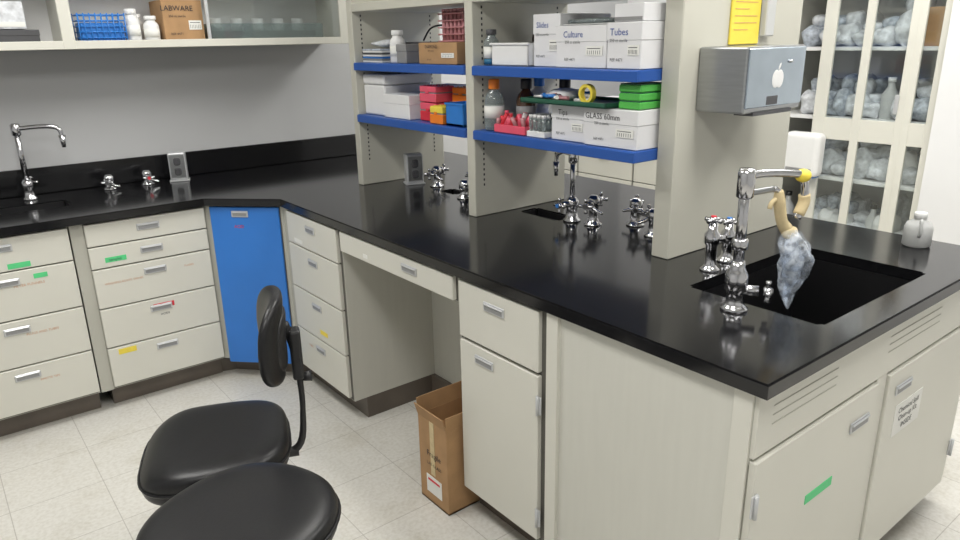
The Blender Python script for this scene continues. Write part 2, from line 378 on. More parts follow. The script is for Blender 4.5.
# ------------------------------------------------------------------ island reagent shelf
XS0, XS1 = 1.68, 2.17
Z1, Z2 = 1.25, 1.485
PT = 2.35
b = B('reagent_shelf')
def slots(b, x, y, z0, z1):
    z = z0
    while z < z1:
        b.box(x-.003, y-.0012, z, x+.003, y+.0004, z+.009, INK); z += .02
for (ya, yb) in [(3.05, 3.097), (2.16, 2.207)]:
    b.box(XS0, ya, CT, XS1, yb, PT, BEIGE, .003)
    for xx in (XS0+.045, XS1-.06):
        slots(b, xx, ya, CT+.12, Z1-.05); slots(b, xx, ya, Z1+.02, Z2-.05); slots(b, xx, ya, Z2+.02, 1.69)
b.box(1.775, 1.31, CT, 2.42, 1.375, PT, BEIGE, .003)
for (ya, yb) in [(2.208, 3.049), (1.376, 2.159)]:
    for z in (Z1, Z2):
        b.box(XS0-.006, ya, z-.034, XS1-.03, yb, z, BLUESH, .002)
        b.box(XS0-.009, ya+.002, z-.034, XS0-.005, yb-.002, z-.003, BLUESH, .001)
    b.box(XS0, ya, 1.705, XS1, yb, 1.74, BEIGE, .002); b.box(XS0, ya, 2.1, XS1, yb, 2.13, BEIGE, .002)
rs = b.done()

b = B('paper_towel_dispenser', FY(1.86, 1.15))
b.box(0, .0, 1.36, .31, .1598, 1.545, STEEL, .006, 2)
b.box(.004, -.004, 1.375, .306, .001, 1.54, STEELB, .003); b.box(.05, -.002, 1.352, .26, .06, 1.362, DGREY)
b.box(.11, -.0045, 1.38, .17, -.0035, 1.405, DGREY, .001)
b.lathe((.22, -.004, 1.50), [(.008, -.004), (.008, .004)], CHROME, 12)
for (cx_, cz_, rx_, rz_) in [(.150, 1.452, .021, .026), (.170, 1.452, .021, .026)]:
    b.sell((cx_, -.0045, cz_), (rx_, .0010, rz_), WHITE, 1, 1, 20, 10)
b.sell((.165, -.0045, 1.487), (.0045, .0010, .011), WHITE, 1, 1, 12, 8, L=Matrix.Rotation(.5, 4, 'Y')); b.done()
b = B('yellow_safety_sheet', FY(2.0, 1.302)); b.box(0, 0, 1.548, .155, .0078, 1.86, TYEL, .002)
for k in range(12): b.box(.015, -.001, 1.59+.02*k, .135 if k % 3 else .09, 0, 1.592+.02*k, OINK)
b.done()
b = B('wall_file_holder', FY(2.165, 1.285)); b.box(0, 0, 1.57, .05, .0248, 1.72, MILKY, .004); b.box(.01, .004, 1.72, .04, .018, 1.76, PAPER); b.done()

# ------------------------------------------------------------------ small items
def carton(name, M, w, d, h, m=WCARD, txt=None, tm=BINK, strip=None, lid=True, ts=None):
    b = B(name, M)
    b.box(0, 0, 0, w, d, h, m, .002)
    if lid: b.box(-.002, -.002, h*.62, w+.002, d+.002, h+.002, m, .002)
    if strip: b.box(.004, -.003, h*.08, w-.004, -.0005, h*.26, strip)
    if txt:
        s = ts or min(w/(len(txt)*.8), h*.22)
        b.text(txt, w*.36, -.0032, h*.80, s, tm)
        b.text('250 ct sterile', w*.35, -.0032, h*.62, s*.45, INK); b.text('REF 4471', w*.3, -.0032, h*.2, s*.45, INK)
        b.box(w*.62, -.0028, h*.30, w*.94, -.001, h*.52, PAPER)
        for k in range(7): b.box(w*(.65+.04*k), -.0032, h*.33, w*(.65+.04*k)+.0015, -.0026, h*.42, INK)
        b.box(w*.65, -.0032, h*.46, w*.9, -.0026, h*.475, INK)
    return b.done()
def bottle(name, x, y, z, r, h, mb, mc, label=None, neck=.45, liquid=None):
    b = B(name)
    b.lathe((x, y, z), [(r*.92, 0), (r, .004), (r, h*.62), (r*.93, h*.70), (r*neck, h*.80), (r*neck, h*.86)], mb)
    b.lathe((x, y, z), [(r*neck*1.2, h*.85), (r*neck*1.25, h*.86), (r*neck*1.25, h*.99), (r*neck*1.1, h)], mc)
    if label: b.lathe((x, y, z), [(r*1.012, h*.2), (r*1.012, h*.52)], label)
    if liquid: b.lathe((x, y, z), [(r*1.008, .004), (r*1.008, h*.18)], liquid)
    return b.done()
def tiprack(name, M, w, d, h, mb, ml):
    b = B(name, M); b.box(0, 0, 0, w, d, h*.55, mb, .003); b.box(.003, .003, h*.55, w-.003, d-.003, h*.62, GREY); b.box(.001, .001, h*.62, w-.001, d-.001, h, ml, .004, 2)
    for i in range(5):
        for j in range(3): b.cyl((w*(.15+.175*i), d*(.2+.3*j), h), (w*(.15+.175*i), d*(.2+.3*j), h+.003), .004, ml, seg=8)
    b.box(w*.4, -.003, h*.55, w*.6, 0, h*.7, mb, .001); return b.done()
E = .0012
# bay 1 lower
b = B('styrofoam_box', FX(1.715, 3.044, Z1+E)); b.box(0, 0, 0, .185, .26, .135, WHITE, .008, 2); b.box(-.002, -.002, .137, .187, .262, .182, WHITE, .008, 2); b.done()
carton('white_carton', FX(1.70, 2.845, Z1+E), .21, .16, .10, WHITE, lid=True)
carton('white_carton', FX(1.87, 2.80, Z1+E), .17, .16, .13, WCARD, lid=True, strip=LABW)
tiprack('pipette_tip_rack', FX(1.73, 2.60, Z1+E), .12, .10, .075, TRED, PINK)
tiprack('pipette_tip_rack', FX(1.73, 2.60, Z1+.080), .12, .10, .065, PINK, PINK)
tiprack('pipette_tip_rack', FX(1.80, 2.46, Z1+E), .12, .10, .07, PURPLE, PALEPINK)
tiprack('pipette_tip_rack', FX(1.80, 2.46, Z1+.075), .12, .10, .065, ORANGE, ORANGE)
tiprack('pipette_tip_rack', FX(1.69, 2.47, Z1+E), .09, .09, .07, ORANGE, TYEL)
b = B('blue_storage_bin', FX(1.69, 2.355, Z1+E)); b.box(0, 0, 0, .115, .1, .012, BLUEP, .002)
for q in [(0, 0, .115, .006), (0, .094, .115, .1), (0, 0, .006, .1), (.109, 0, .115, .1)]: b.box(q[0], q[1], 0, q[2], q[3], .09, BLUEP, .002)
b.box(-.003, -.004, .082, .118, .003, .09, BLUEP, .001); b.box(.02, .02, .01, .09, .08, .075, PURPLE, .004); b.done()
# bay 1 upper
b = B('magazine_stack', FX(1.70, 3.035, Z2+E))
for k in range(7): b.box(.0, 0, .0085*k, .175, .22, .0085*k+.0075, [PAPER, GREY, BLUEP, WHITE, DGREY, PAPER, LABW][k], .001, L=Matrix.Translation((0.01, 0, 0)) @ Matrix.Rotation(random.uniform(-.04, .04), 4, 'Z') @ Matrix.Translation((.0, .01, 0)))
b.done()
b = B('rubber_glove_bag', FX(1.72, 3.01, Z2+.062)); b.sell((.08, .08, .02), (.085, .075, .02), LABW2, .8, .8, 26, 12, lambda p: Vector((p.x*(1+.1*math.sin(p.y*70)), p.y, p.z*(1+.4*math.sin(p.x*50))*.7))); b.done()
bottle('white_reagent_bottle', 1.745, 2.775, Z2+E, .034, .135, WHITE, WHITE, PAPER, .6)
carton('grey_instrument_box', FX(1.80, 2.82, Z2+E), .24, .2, .085, DGREY, 'TUBES', PAPER, lid=False)
carton('grey_carton', FX(1.70, 2.715, Z2+E), .075, .09, .075, GREY, lid=True)
b = B('cable', FX(1.9, 2.8, Z2+.092)); b.tube([(0, 0, 0), (.06, 0, .05), (.16, 0, .06), (.26, .02, .03), (.30, .03, -.02)], .004, PLASTB, 8, 5); b.done()
carton('cardboard_carton', FX(1.70, 2.545, Z2+E), .26, .17, .082, BCARD, 'DIAMOND', INK, lid=False)
b = B('test_tube_rack', FX(1.76, 2.49, Z2+.0845))
for k in range(5):
    b.box(0, 0, .026*k, .17, .1, .026*k+.006, PALEPINK, .002)
for i in range(6):
    for j in range(3): b.cyl((.02+.026*i, .02+.03*j, .006), (.02+.026*i, .02+.03*j, .115), .009, PALEPINK, seg=10); b.cyl((.02+.026*i, .02+.03*j, .115), (.02+.026*i, .02+.03*j, .125), .010, PALEPINK, seg=10)
b.done()
# bay 2 upper
bottle('wash_bottle', 1.735, 2.118, Z2+E, .028, .125, BOTGL, DGREY, PAPER, .55, LIQ)
b = B('white_tray_bin', FX(1.70, 2.075, Z2+E)); b.box(0, 0, 0, .195, .2, .006, WHITE, .002)
for q in [(0, 0, .195, .006), (0, .194, .195, .2), (0, 0, .006, .2), (.189, 0, .195, .2)]: b.box(q[0], q[1], 0, q[2], q[3], .075, WHITE, .002)
b.box(-.006, -.006, .070, .201, .004, .078, WHITE, .002); b.box(.01, .01, .006, .18, .19, .065, GREY); b.done()
for i, (xx, yy, mm) in enumerate([(1.96, 2.10, AMBER), (1.96, 2.02, MILKY), (1.97, 1.94, WHITE)]): bottle('small_reagent_bottle', xx, yy, Z2+E, .03, .15, mm, [PLASTB, WHITE, BLUEP][i], PAPER, .5)
carton('lab_supply_carton', FX(1.72, 1.872, Z2+E), .125, .24, .165, WCARD, 'Slides', BINK)
carton('lab_supply_carton', FX(1.695, 1.738, Z2+E), .215, .24, .125, WCARD, 'Culture', BINK)
carton('lab_supply_carton', FX(1.69, 1.515, Z2+E), .13, .24, .13, WCARD, 'Tubes', BINK)
b = B('plastic_pipette_tray', FX(1.72, 1.735, Z2+.130)); b.box(0, 0, 0, .20, .2, .004, MILKY, .001)
for k in range(8): b.cyl((.01, .02+.02*k, .012), (.19, .02+.02*k, .012), .007, BOTGL, seg=8)
b.done()
carton('lab_supply_carton', FX(1.70, 1.50, Z2+.1345), .11, .2, .05, WCARD, lid=False, strip=GREY)
# bay 2 lower
def rbottle(x, y, mb, lab, cap):
    b = B('reagent_bottle'); b.lathe((x, y, Z1+E), [(.034, 0), (.037, .005), (.037, .11), (.03, .13), (.016, .145), (.016, .15)], mb); b.lathe((x, y, Z1+E), [(.0375, .045), (.0375, .09)], lab)
    b.lathe((x, y, Z1+E), [(.02, .15), (.021, .152), (.021, .182), (.018, .186)], cap); b.done()
rbottle(1.735, 2.105, BOTGL, PAPER, ORANGE); rbottle(1.81, 2.01, AMBER, GREY, PLASTB); rbottle(1.92, 1.92, AMBER, PAPER, PLASTB); rbottle(1.95, 2.09, MILKY, PAPER, BLUEP)
b = B('microtube_tray', FX(1.69, 2.055, Z1+E)); b.box(0, 0, 0, .17, .07, .03, PINK, .003)
for i in range(8):
    for j in range(3):
        a = random.uniform(-.02, .02); b.cyl((.014+.020*i, .012+.022*j, .028), (.014+.020*i+a, .012+.022*j+a*.5, .05+random.uniform(0, .03)), .008, random.choice([PINK, PINK, WHITE, PALEPINK, TRED]), seg=8)
b.done()
b = B('vial_rack', FX(1.69, 1.875, Z1+E)); b.box(0, 0, 0, .09, .09, .02, WHITE, .002)
for i in range(4):
    for j in range(4): b.cyl((.012+.021*i, .012+.021*j, .018), (.012+.021*i, .012+.021*j, .065), .008, BOTGL, seg=8); b.cyl((.012+.021*i, .012+.021*j, .065), (.012+.021*i, .012+.021*j, .075), .0085, WHITE, seg=8)
b.done()
carton('white_carton', FX(1.705, 1.765, Z1+E), .155, .22, .115, WCARD, 'Tips', INK)
carton('white_carton', FX(1.69, 1.60, Z1+E), .215, .26, .115, WCARD, 'GLASS 60mm', INK)
zt = Z1+E+.1185
b = B('green_instrument_tray', FX(1.665, 1.88, zt)); b.box(0, 0, 0, .39, .2, .006, DGREEN, .002)
for q in [(0, 0, .39, .005), (0, .195, .39, .2), (0, 0, .005, .2), (.385, 0, .39, .2)]: b.box(q[0], q[1], 0, q[2], q[3], .016, DGREEN, .001)
for k in range(20):
    x = random.uniform(.03, .24); y = random.uniform(.02, .13); a = random.uniform(-1, 1)
    b.cyl((x, y, .014+.003*(k % 5)), (x+.07*math.cos(a), y+.04*math.sin(a), .018+.003*(k % 5)), random.choice([.004, .006, .008]), random.choice([WHITE, BOTGL, CHROME, PALEPINK, BLUEP, PAPER]), seg=8)
b.sell((.12, .1, .026), (.06, .05, .020), WHITE, .8, .9, 18, 8); b.done()
b = B('tape_roll')
seg = 28; pr = [(.030, -.009), (.030, .009), (.021, .009), (.021, -.009)]
c = Vector((1.70, 1.60, zt+.0075+.031)); vs = []
for i in range(seg):
    t = 2*math.pi*i/seg
    for r, w_ in pr: vs.append(c+Vector((w_, r*math.cos(t), r*math.sin(t))))
b.add(vs, [[i*4+k, i*4+(k+1) % 4, ((i+1) % seg)*4+(k+1) % 4, ((i+1) % seg)*4+k] for i in range(seg) for k in range(4)], TYEL)
b.done()
b = B('green_tube_rack', FX(1.70, 1.472, zt+.0005))
for k in range(3): b.box(0, 0, .025*k, .085, .12, .025*k+.021, GREENP, .003); b.box(.004, .004, .025*k+.021, .081, .116, .025*k+.0245, DGREEN)
b.done()

# ------------------------------------------------------------------ bench fixtures
def cross_handle(b, c, ax, r=.022, col=None):
    c = Vector(c); ax = Vector(ax).normalized(); a = Vector((0, 0, 1)) if abs(ax.z) < .9 else Vector((1, 0, 0))
    u = ax.cross(a).normalized(); w = ax.cross(u)
    for d in (u, w):
        b.tube([c-d*r, c-d*r*.4, c+d*r*.4, c+d*r], .004, CHROME, 8, 2, rs=[.0075, .005, .005, .0075])
    b.cyl(c-ax*.010, c+ax*.010, .011, CHROME, seg=12)
    if col: b.cyl(c+ax*.010, c+ax*.013, .008, col, seg=12)
def turret(name, x, y, h=.09, n=2, a0=0.0, col=BLUEP, z=CT):
    b = B(name); b.lathe((x, y, z), [(.034, 0), (.034, .006), (.022, .013), (.019, .03), (.019, h-.03), (.024, h-.025), (.024, h), (.013, h+.012)], CHROME, 20)
    for k in range(n):
        a = a0+math.pi*2*k/n; d = Vector((math.cos(a), math.sin(a), 0)); c = Vector((x, y, z+h-.016))
        b.cyl(c, c+d*.06, .013, CHROME, seg=12); b.cyl(c+d*.036, c+d*.048, .018, CHROME, seg=12); cross_handle(b, c+d*.072, d, .026, col)
        s = Vector((-d.y, d.x, 0))
        b.tube([c+d*.03, c+d*.032-Vector((0, 0, .02))+s*.02, c+d*.034-Vector((0, 0, .03))+s*.05], .007, CHROME, 8, 4, rs=[.008, .008, .005])
    return b.done()
turret('gas_turret', 1.93, 2.78, .085, 2, 3.6, DGREY); turret('gas_turret', 2.02, 2.60, .10, 2, 3.9); turret('gas_turret', 1.86, 2.47, .07, 1, 4.2, DGREY)
turret('gas_turret', 1.93, 1.77, .10, 2, 3.5, DGREY); turret('gas_turret', 2.04, 1.66, .09, 2, 3.8, DGREY); turret('gas_turret', 1.97, 1.52, .085, 2, 4.1, DGREY)
def gooseneck(name, x, y, h, d, reach=.12, z=CT, r=.010):
    b = B(name); d = Vector((d[0], d[1], 0)).normalized(); o = Vector((x, y, z)); Z = Vector((0, 0, 1))
    b.lathe((x, y, z), [(.034, 0), (.034, .007), (.024, .016), (.021, .05), (.025, .055), (.025, .08), (.014, .092)], CHROME, 20)
    b.cyl(o+Z*.08, o+Z*(h-.02), r, CHROME); b.lathe(o+Z*(h-.05), [(r*1.1, 0), (r*1.7, .005), (r*1.7, .05), (r*1.1, .056)], CHROME)
    b.tube([o+Z*(h-.018), o+Z*(h-.012)+d*reach*.5, o+Z*(h-.016)+d*(reach-.03), o+Z*(h-.03)+d*(reach-.006), o+Z*(h-.06)+d*reach], r*.85, CHROME, 12, 6)
    b.cyl(o+Z*(h-.055)+d*reach, o+Z*(h-.11)+d*reach, r*1.3, CHROME, r*.7, 12)
    s = Vector((-d.y, d.x, 0)); b.cyl(o+Z*.068, o+Z*.068+s*.05, .013, CHROME, seg=12); cross_handle(b, o+Z*.068+s*.062, s, .028, BLUEP); return b.done()
gooseneck('gooseneck_faucet', .375, 3.84, .34, (.9, -.35), .18, r=.012)
gooseneck('gooseneck_faucet', 1.915, 1.865, .27, (0.1, 1), .10)
gooseneck('gooseneck_faucet', 2.05, 2.45, .28, (-.3, 1), .10)
turret('gas_valve', .715, 3.84, .06, 1, 4.4, DGREY); turret('gas_valve', .89, 3.84, .06, 1, 4.6, TRED)
def pedestal(name, x, y, a, k=1.0):
    b = B(name, RZ(x, y, CT, a) @ Matrix.Scale(k, 4)); b.box(-.045, -.035, 0, .045, .035, .008, ALU, .002); b.box(-.04, -.03, .008, .04, .03, .14, ALU, .006, 2)
    b.box(-.033, -.0335, .02, .033, -.03, .13, STEEL, .001)
    for z in (.05, .098):
        b.sell((0, -.034, z), (.016, .002, .019), DGREY, .6, .6, 16, 8)
        for dx in (-.006, .006): b.box(dx-.0015, -.0375, z+.002, dx+.0015, -.035, z+.010, INK)
    return b.done()
pedestal('electrical_outlet_pedestal', 1.045, 3.83, -.35, 1.05); pedestal('electrical_outlet_pedestal', 1.885, 2.91, -.35, 1.05)

# main sink mixer faucet
b = B('lab_faucet'); x, y = 1.555, .935; o = Vector((x, y, CT)); Z = Vector((0, 0, 1))
b.lathe(o, [(.034, 0), (.034, .007), (.026, .013), (.022, .02), (.022, .05), (.028, .055), (.028, .095), (.022, .105), (.018, .115), (.016, .13)], CHROME, 24)
b.cyl(o+Z*.12, o+Z*.345, .0135, CHROME); b.lathe(o+Z*.16, [(.017, 0), (.020, .004), (.020, .024), (.017, .028)], CHROME); b.lathe(o+Z*.29, [(.017, 0), (.021, .004), (.021, .06), (.018, .072)], CHROME)
d1 = Vector((.95, -.25, 0)).normalized()
b.cyl(o+Z*.055, o+Z*.055+Vector((.03, -.045, 0)), .013, CHROME); cross_handle(b, o+Z*.055+Vector((.042, -.063, 0)), (.55, -.83, 0), .027, DGREY)
b.tube([o+Z*.335, o+Z*.345+d1*.03, o+Z*.342+d1*.10, o+Z*.333+d1*.17, o+Z*.325+d1*.195], .010, CHROME, 12, 5)
b.tube([o+Z*.30, o+Z*.302+d1*.05, o+Z*.303+d1*.09], .0075, STEEL, 10, 4)
e = o+Z*.328+d1*.185
b.sell(e, (.020, .020, .017), TYEL, 1, 1, 20, 12)
b.tube([e, e-Z*.03+d1*.012, e-Z*.07+d1*.012, e-Z*.11-d1*.005], .010, CHROME, 12, 5)
b.tube([e-Z*.05+d1*.012, e-Z*.07+d1*.014, e-Z*.10+d1*.00], .0145, TTAN, 12, 4)
b.tube([o+Z*.303+d1*.09, e-d1*.08-Z*.03, e-d1*.07-Z*.05], .008, CHROME, 12, 4)
b.tube([e-d1*.075-Z*.03, e-d1*.07-Z*.06, e-d1*.055-Z*.11, e-d1*.035-Z*.135], .010, TTAN, 12, 4, rs=[.010, .015, .014, .017])
b.tube([e-d1*.08-Z*.05, e-d1*.095-Z*.06, e-d1*.10-Z*.075], .006, TTAN, 8, 3)
fa_ = b.done()
def bagdef(p):
    k = (p.z+.1)/.2; s_ = .35+.95*math.sin(min(1, max(0, k*.72))*math.pi*.78)
    th = math.atan2(p.y, p.x)
    f = 1+.16*math.sin(4*th+p.z*30)+.07*math.sin(7*th-p.z*60)+.04*math.sin(p.z*140+3*th)
    return Vector((p.x*s_*f+.012*math.sin(k*5), p.y*s_*f+.008*math.sin(k*7), p.z))
b = B('plastic_bag'); b.sell((1.71, .875, .998), (.042, .030, .108), BAG, .85, 1, 60, 36, bagdef)
b.sell((1.71, .88, .995), (.024, .018, .088), BAG, .85, 1, 40, 24, bagdef)
b.sell((1.705, .89, 1.095), (.024, .018, .016), TTAN, .8, 1, 20, 10); child(b.done(), fa_)
def post_valve(name, x, y, h, col):
    b = B(name); b.lathe((x, y, CT), [(.029, 0), (.029, .006), (.021, .012), (.017, .02), (.017, h*.45), (.023, h*.5), (.023, h*.65), (.014, h*.72), (.014, h*.85)], CHROME, 20)
    cross_handle(b, (x, y, CT+h*.9), (0, 0, 1), .026, col); b.cyl((x, y, CT+h*.57), (x+.03, y-.02, CT+h*.57), .012, CHROME); return b.done()
post_valve('sink_valve', 1.785, 1.165, .17, TRED); post_valve('sink_valve', 1.90, 1.185, .14, BLUEP)

b = B('white_plastic_jug'); b.lathe((2.50, .875, CT+E), [(.036, 0), (.042, .004), (.042, .060), (.036, .076), (.016, .088), (.016, .094)], MILKY); b.lathe((2.50, .875, CT+E), [(.019, .09), (.019, .108), (.017, .11)], WHITE)
b.tube([(2.47, .86, CT+.082), (2.452, .852, CT+.094), (2.449, .85, CT+.055), (2.464, .858, CT+.04)], .005, MILKY, 8, 5); b.done()

# ------------------------------------------------------------------ wall cabinet (left)
b = B('wall_cabinet'); x0, x1, y0, z0, z1 = -1.29, 1.975, 3.63, 1.568, 2.35
yb = NW-.004
b.box(x0, y0+.02, z0, x1, yb, z0+.02, CREAM, .001); b.box(x0, y0+.02, z1-.02, x1, yb, z1, CREAM); b.box(x0, yb-.01, z0, x1, yb, z1, WHITEW)
for xx in (x0, -.33, .61, x1-.02): b.box(xx, y0+.02, z0, xx+.02, yb, z1, CREAM)
b.box(x0, y0, z0, x1, y0+.02, z0+.035, CREAM, .002); b.box(x0, y0, z1-.04, x1, y0+.02, z1, CREAM, .002)
for xx in (x0, -.345, .595, x1-.05): b.box(xx, y0-.001, z0, xx+.05, y0+.02, z1, CREAM, .002)
b.box(1.22, y0+.004, z0+.03, 1.235, y0+.012, z1-.03, ALU)
b.box(x0+.02, y0+.04, 1.90, x1-.02, yb-.01, 1.918, WHITE)
for xa, xb in ((-1.24, -.345), (1.23, x1-.05)): b.box(xa, y0+.007, z0+.03, xb, y0+.010, z1-.03, PANE)
b.done()
zs = z0+.02+E
b = B('blue_wire_rack'); bx0, by0, bx1, by1 = .675, 3.67, .865, 3.79
for k in range(6):
    z = zs+.002+.024*k; b.tube([(bx0, by0, z), (bx1, by0, z)], .003, BLUEP, 6, 1); b.tube([(bx0, by1, z), (bx1, by1, z)], .003, BLUEP, 6, 1); b.tube([(bx0, by0, z), (bx0, by1, z)], .003, BLUEP, 6, 1); b.tube([(bx1, by0, z), (bx1, by1, z)], .003, BLUEP, 6, 1)
for k in range(9):
    x = bx0+(bx1-bx0)*k/8; b.tube([(x, by0, zs), (x, by0, zs+.13)], .003, BLUEP, 6, 1); b.tube([(x, by1, zs), (x, by1, zs+.13)], .003, BLUEP, 6, 1)
b.box(bx0+.006, by0+.006, zs+.003, bx1-.006, by1-.006, zs+.09, BLUEP, .004)
b.done()
for i, x in enumerate((.905, .985)): bottle('white_reagent_bottle', x, 3.72-.01*i, zs, .034, .15-.03*i, WHITE, WHITE, PAPER, .6)
bottle('white_reagent_bottle', .945, 3.80, zs, .03, .13, WHITE, WHITE, None, .6)
carton('cardboard_carton', FY(1.035, 3.68, zs), .185, .2, .19, BCARD, 'LABWARE', INK, lid=False)
b = B('glass_baking_tray', FY(1.25, 3.68, zs)); b.box(0, 0, 0, .60, .22, .006, BOTGL, .002)
for q in [(0, 0, .60, .006), (0, .214, .60, .22), (0, 0, .006, .22), (.594, 0, .60, .22)]: b.box(q[0], q[1], 0, q[2], q[3], .085, BOTGL, .002)
b.box(.02, .03, .008, .57, .19, .05, GREY, .002)
for k in range(5): b.cyl((.06+.11*k, .1, .05), (.06+.11*k, .1, .11), .03, MILKY, seg=16)
b.done()
carton('flat_grey_box', FY(.10, 3.68, zs), .42, .2, .06, DGREY, lid=True); carton('labelled_carton', FY(.14, 3.69, zs+.065), .34, .2, .11, LABW2, lid=False, strip=PAPER)
carton('labelled_carton', FY(-.25, 3.70, zs), .28, .2, .18, WCARD, 'PADS', BINK)

# ------------------------------------------------------------------ east glass cabinet and bench
b = B('glass_storage_cabinet'); XG = 4.10; ya, yc = 1.44, 2.352
b.box(4.62, ya, 0, 4.645, yc, 2.4, WHITEW); b.box(XG, ya, 0, 4.62, ya+.02, 2.4, CREAM); b.box(XG, yc-.02, 0, 4.62, yc, 2.4, CREAM); b.box(XG, ya, 0, 4.62, yc, .08, CREAM); b.box(XG, ya, 2.38, 4.62, yc, 2.4, CREAM)
shz = [.42, .78, 1.12, 1.50, 1.86]
for z in shz: b.box(XG+.03, ya+.02, z-.02, 4.62, yc-.02, z, WHITE, .001)
for yy, ww in ((2.03, .07), (1.82, .045), (1.60, .04), (1.565, .035), (1.452, .04)): b.box(XG-.02, yy-ww/2+.01, .08, XG, yy+ww/2+.01, 2.4, CREAM, .002)
b.box(XG-.018, ya, 1.0, XG, 2.06, 1.12, CREAM, .002); b.box(XG-.018, ya, .06, XG, 2.06, .16, CREAM, .002); b.box(XG-.018, ya, 2.3, XG, yc, 2.4, CREAM, .002)
b.box(XG-.012, ya+.04, .15, XG-.009, 2.02, 2.31, PANE)
b.box(XG-.03, 1.625, 1.16, XG-.018, 1.645, 1.26, ALU, .002)
gc = b.done()
bags = B('bagged_labware')
for z in [.08]+shz[:]:
    y = ya+.11
    if z == 1.50:
        bags.box(XG+.05, ya+.03, z+.001, XG+.3, ya+.15, z+.19, BCARD, .003); y += .13
    while y < yc-.115:
        r = random.uniform(.035, .065); hh = random.uniform(.045, .10); ph = random.uniform(0, 6)
        k = random.random()
        if k < .68:
            def df(p, ph=ph): return Vector((p.x*(1+.12*math.sin(p.z*60+ph)), p.y*(1+.15*math.sin(p.x*50+ph)+.08*math.sin(p.z*90)), p.z*(1+.12*math.sin(p.y*65+ph)+.08*math.sin(p.x*90))))
            bags.sell((XG+.15, y, z+hh*.88), (.10, r*1.25, hh*.88), random.choice([LABW, LABW2, LABW2, LABW2, WHITE]), .6, .7, 26, 16, df)
            bags.sell((XG+.37, y, z+hh*1.3), (.10, r*1.2, hh*1.3), random.choice([LABW, LABW2, WHITE]), .6, .8, 18, 10, df)
            bags.sell((XG+.22, y+.01, z+hh*2.1), (.08, r, hh*.6), random.choice([LABW, LABW2]), .7, .8, 18, 10, df)
        elif k < .85:
            bags.lathe((XG+.12, y, z), [(r*.8, 0), (r*.85, .005), (r*.85, .13), (r*.35, .17), (r*.35, .20)], random.choice([MILKY, BOTGL, AMBER, WHITE]), 16); bags.lathe((XG+.12, y, z), [(r*.42, .195), (r*.42, .22)], random.choice([WHITE, BLUEP, PLASTB]), 16)
        else:
            bags.box(XG+.06, y-r*.8, z, XG+.3, y+r*.8, z+hh*1.6, random.choice([WCARD, BCARD, GREY, LABW]), .003)
        y += r*1.8
child(bags.done(), gc)
b = B('wall_towel_dispenser', FX(3.985, 2.185, .785)); b.box(0, 0, 0, .215, .092, .25, WHITE, .03, 4); b.box(.03, -.004, .02, .185, .01, .05, GREY, .004); b.box(.02, .015, -.004, .195, .08, .0, BLUEP); b.done()

b = B('drawer_cabinet', FX(3.62, 3.955)); body(b, 1.48, .95)
for c in range(3):
    for a, z in zip([.868, .68, .49, .30], [.68, .49, .30, .11]):
        panel(b, .49*c+.005, .49*c+.485, z, a); handle(b, .49*c+.245, a-.06)
b.done()
b = B('side_countertop'); b.box(3.59, 2.465, .8765, 4.645, 3.962, CT, EPOXY, .003); b.done()
carton('storage_carton', FX(3.8, 3.6, CT+E), .4, .3, .25, WCARD, 'SUPPLIES', BINK); carton('storage_carton', FX(3.8, 3.1, CT+E), .3, .3, .2, BCARD, 'BOXES', INK, lid=False)

# ------------------------------------------------------------------ cardboard box in kneehole
b = B('cardboard_box', RZ(1.195, 1.892, .001, math.radians(-90)))
w, d, h, t = .168, .28, .33, .004
b.box(0, 0, 0, w, d, .006, BCARD)
for q in [(0, 0, w, t), (0, d-t, w, d), (0, t, t, d-t), (w-t, t, w, d-t)]: b.box(q[0], q[1], 0, q[2], q[3], h, BCARD)
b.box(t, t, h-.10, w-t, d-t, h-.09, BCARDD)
b.box(0, 0, 0, w, .004, .05, BCARD, L=Matrix.Translation((0, .0, h)) @ Matrix.Rotation(math.radians(18), 4, 'X'))
b.box(0, d-.004, 0, w, d, .08, BCARD, L=Matrix.Translation((0, 0, h)) @ Matrix.Rotation(math.radians(4), 4, 'X'))
b.box(0, 0, 0, .003, d, .06, BCARD, L=Matrix.Translation((0, 0, h)) @ Matrix.Rotation(math.radians(-8), 4, 'Y'))
b.box(-.004, 0, 0, -.001, d, .05, BCARD, L=Matrix.Translation((w, 0, h)) @ Matrix.Rotation(math.radians(2), 4, 'Y'))
b.box(.04, -.0015, .04, .13, 0, .11, PAPER); b.box(.05, -.0022, .09, .12, -.001, .098, TRED); b.text('Fragile', .09, -.0015, .20, .032, INK); b.box(.07, -.0015, .12, .095, -.0005, h, TTAN)
b.text('LAB GLASS', .09, -.0015, .16, .018, INK); b.done()

# ------------------------------------------------------------------ stools
def starbase(b, zs_, a0=.3, R=.24):
    b.lathe((0, 0, .075), [(.045, 0), (.045, .05), (.032, .06), (.030, .14)], PLASTB, 20)
    b.cyl((0, 0, .2), (0, 0, zs_-.05), .018, CHROME); b.cyl((0, 0, .20), (0, 0, .30), .028, PLASTB)
    for k in range(5):
        a = a0+2*math.pi*k/5; d = Vector((math.cos(a), math.sin(a), 0))
        b.tube([d*.03+Vector((0, 0, .105)), d*.12+Vector((0, 0, .10)), d*R+Vector((0, 0, .075))], .02, PLASTB, 10, 3, rs=[.024, .02, .015])
        c = d*R; s = Vector((-d.y, d.x, 0)); b.cyl(c+Vector((0, 0, .05)), c+Vector((0, 0, .08)), .008, CHROME)
        for q in (-.018, .006): b.cyl(c+s*q+Vector((0, 0, .027)), c+s*(q+.012)+Vector((0, 0, .027)), .026, PLASTB, seg=18)
        b.sell(c+Vector((0, 0, .045)), (.022, .022, .012), PLASTB, 1, 1, 14, 8)
    b.box(-.10, -.08, zs_-.055, .10, .08, zs_-.03, PLASTB, .006)

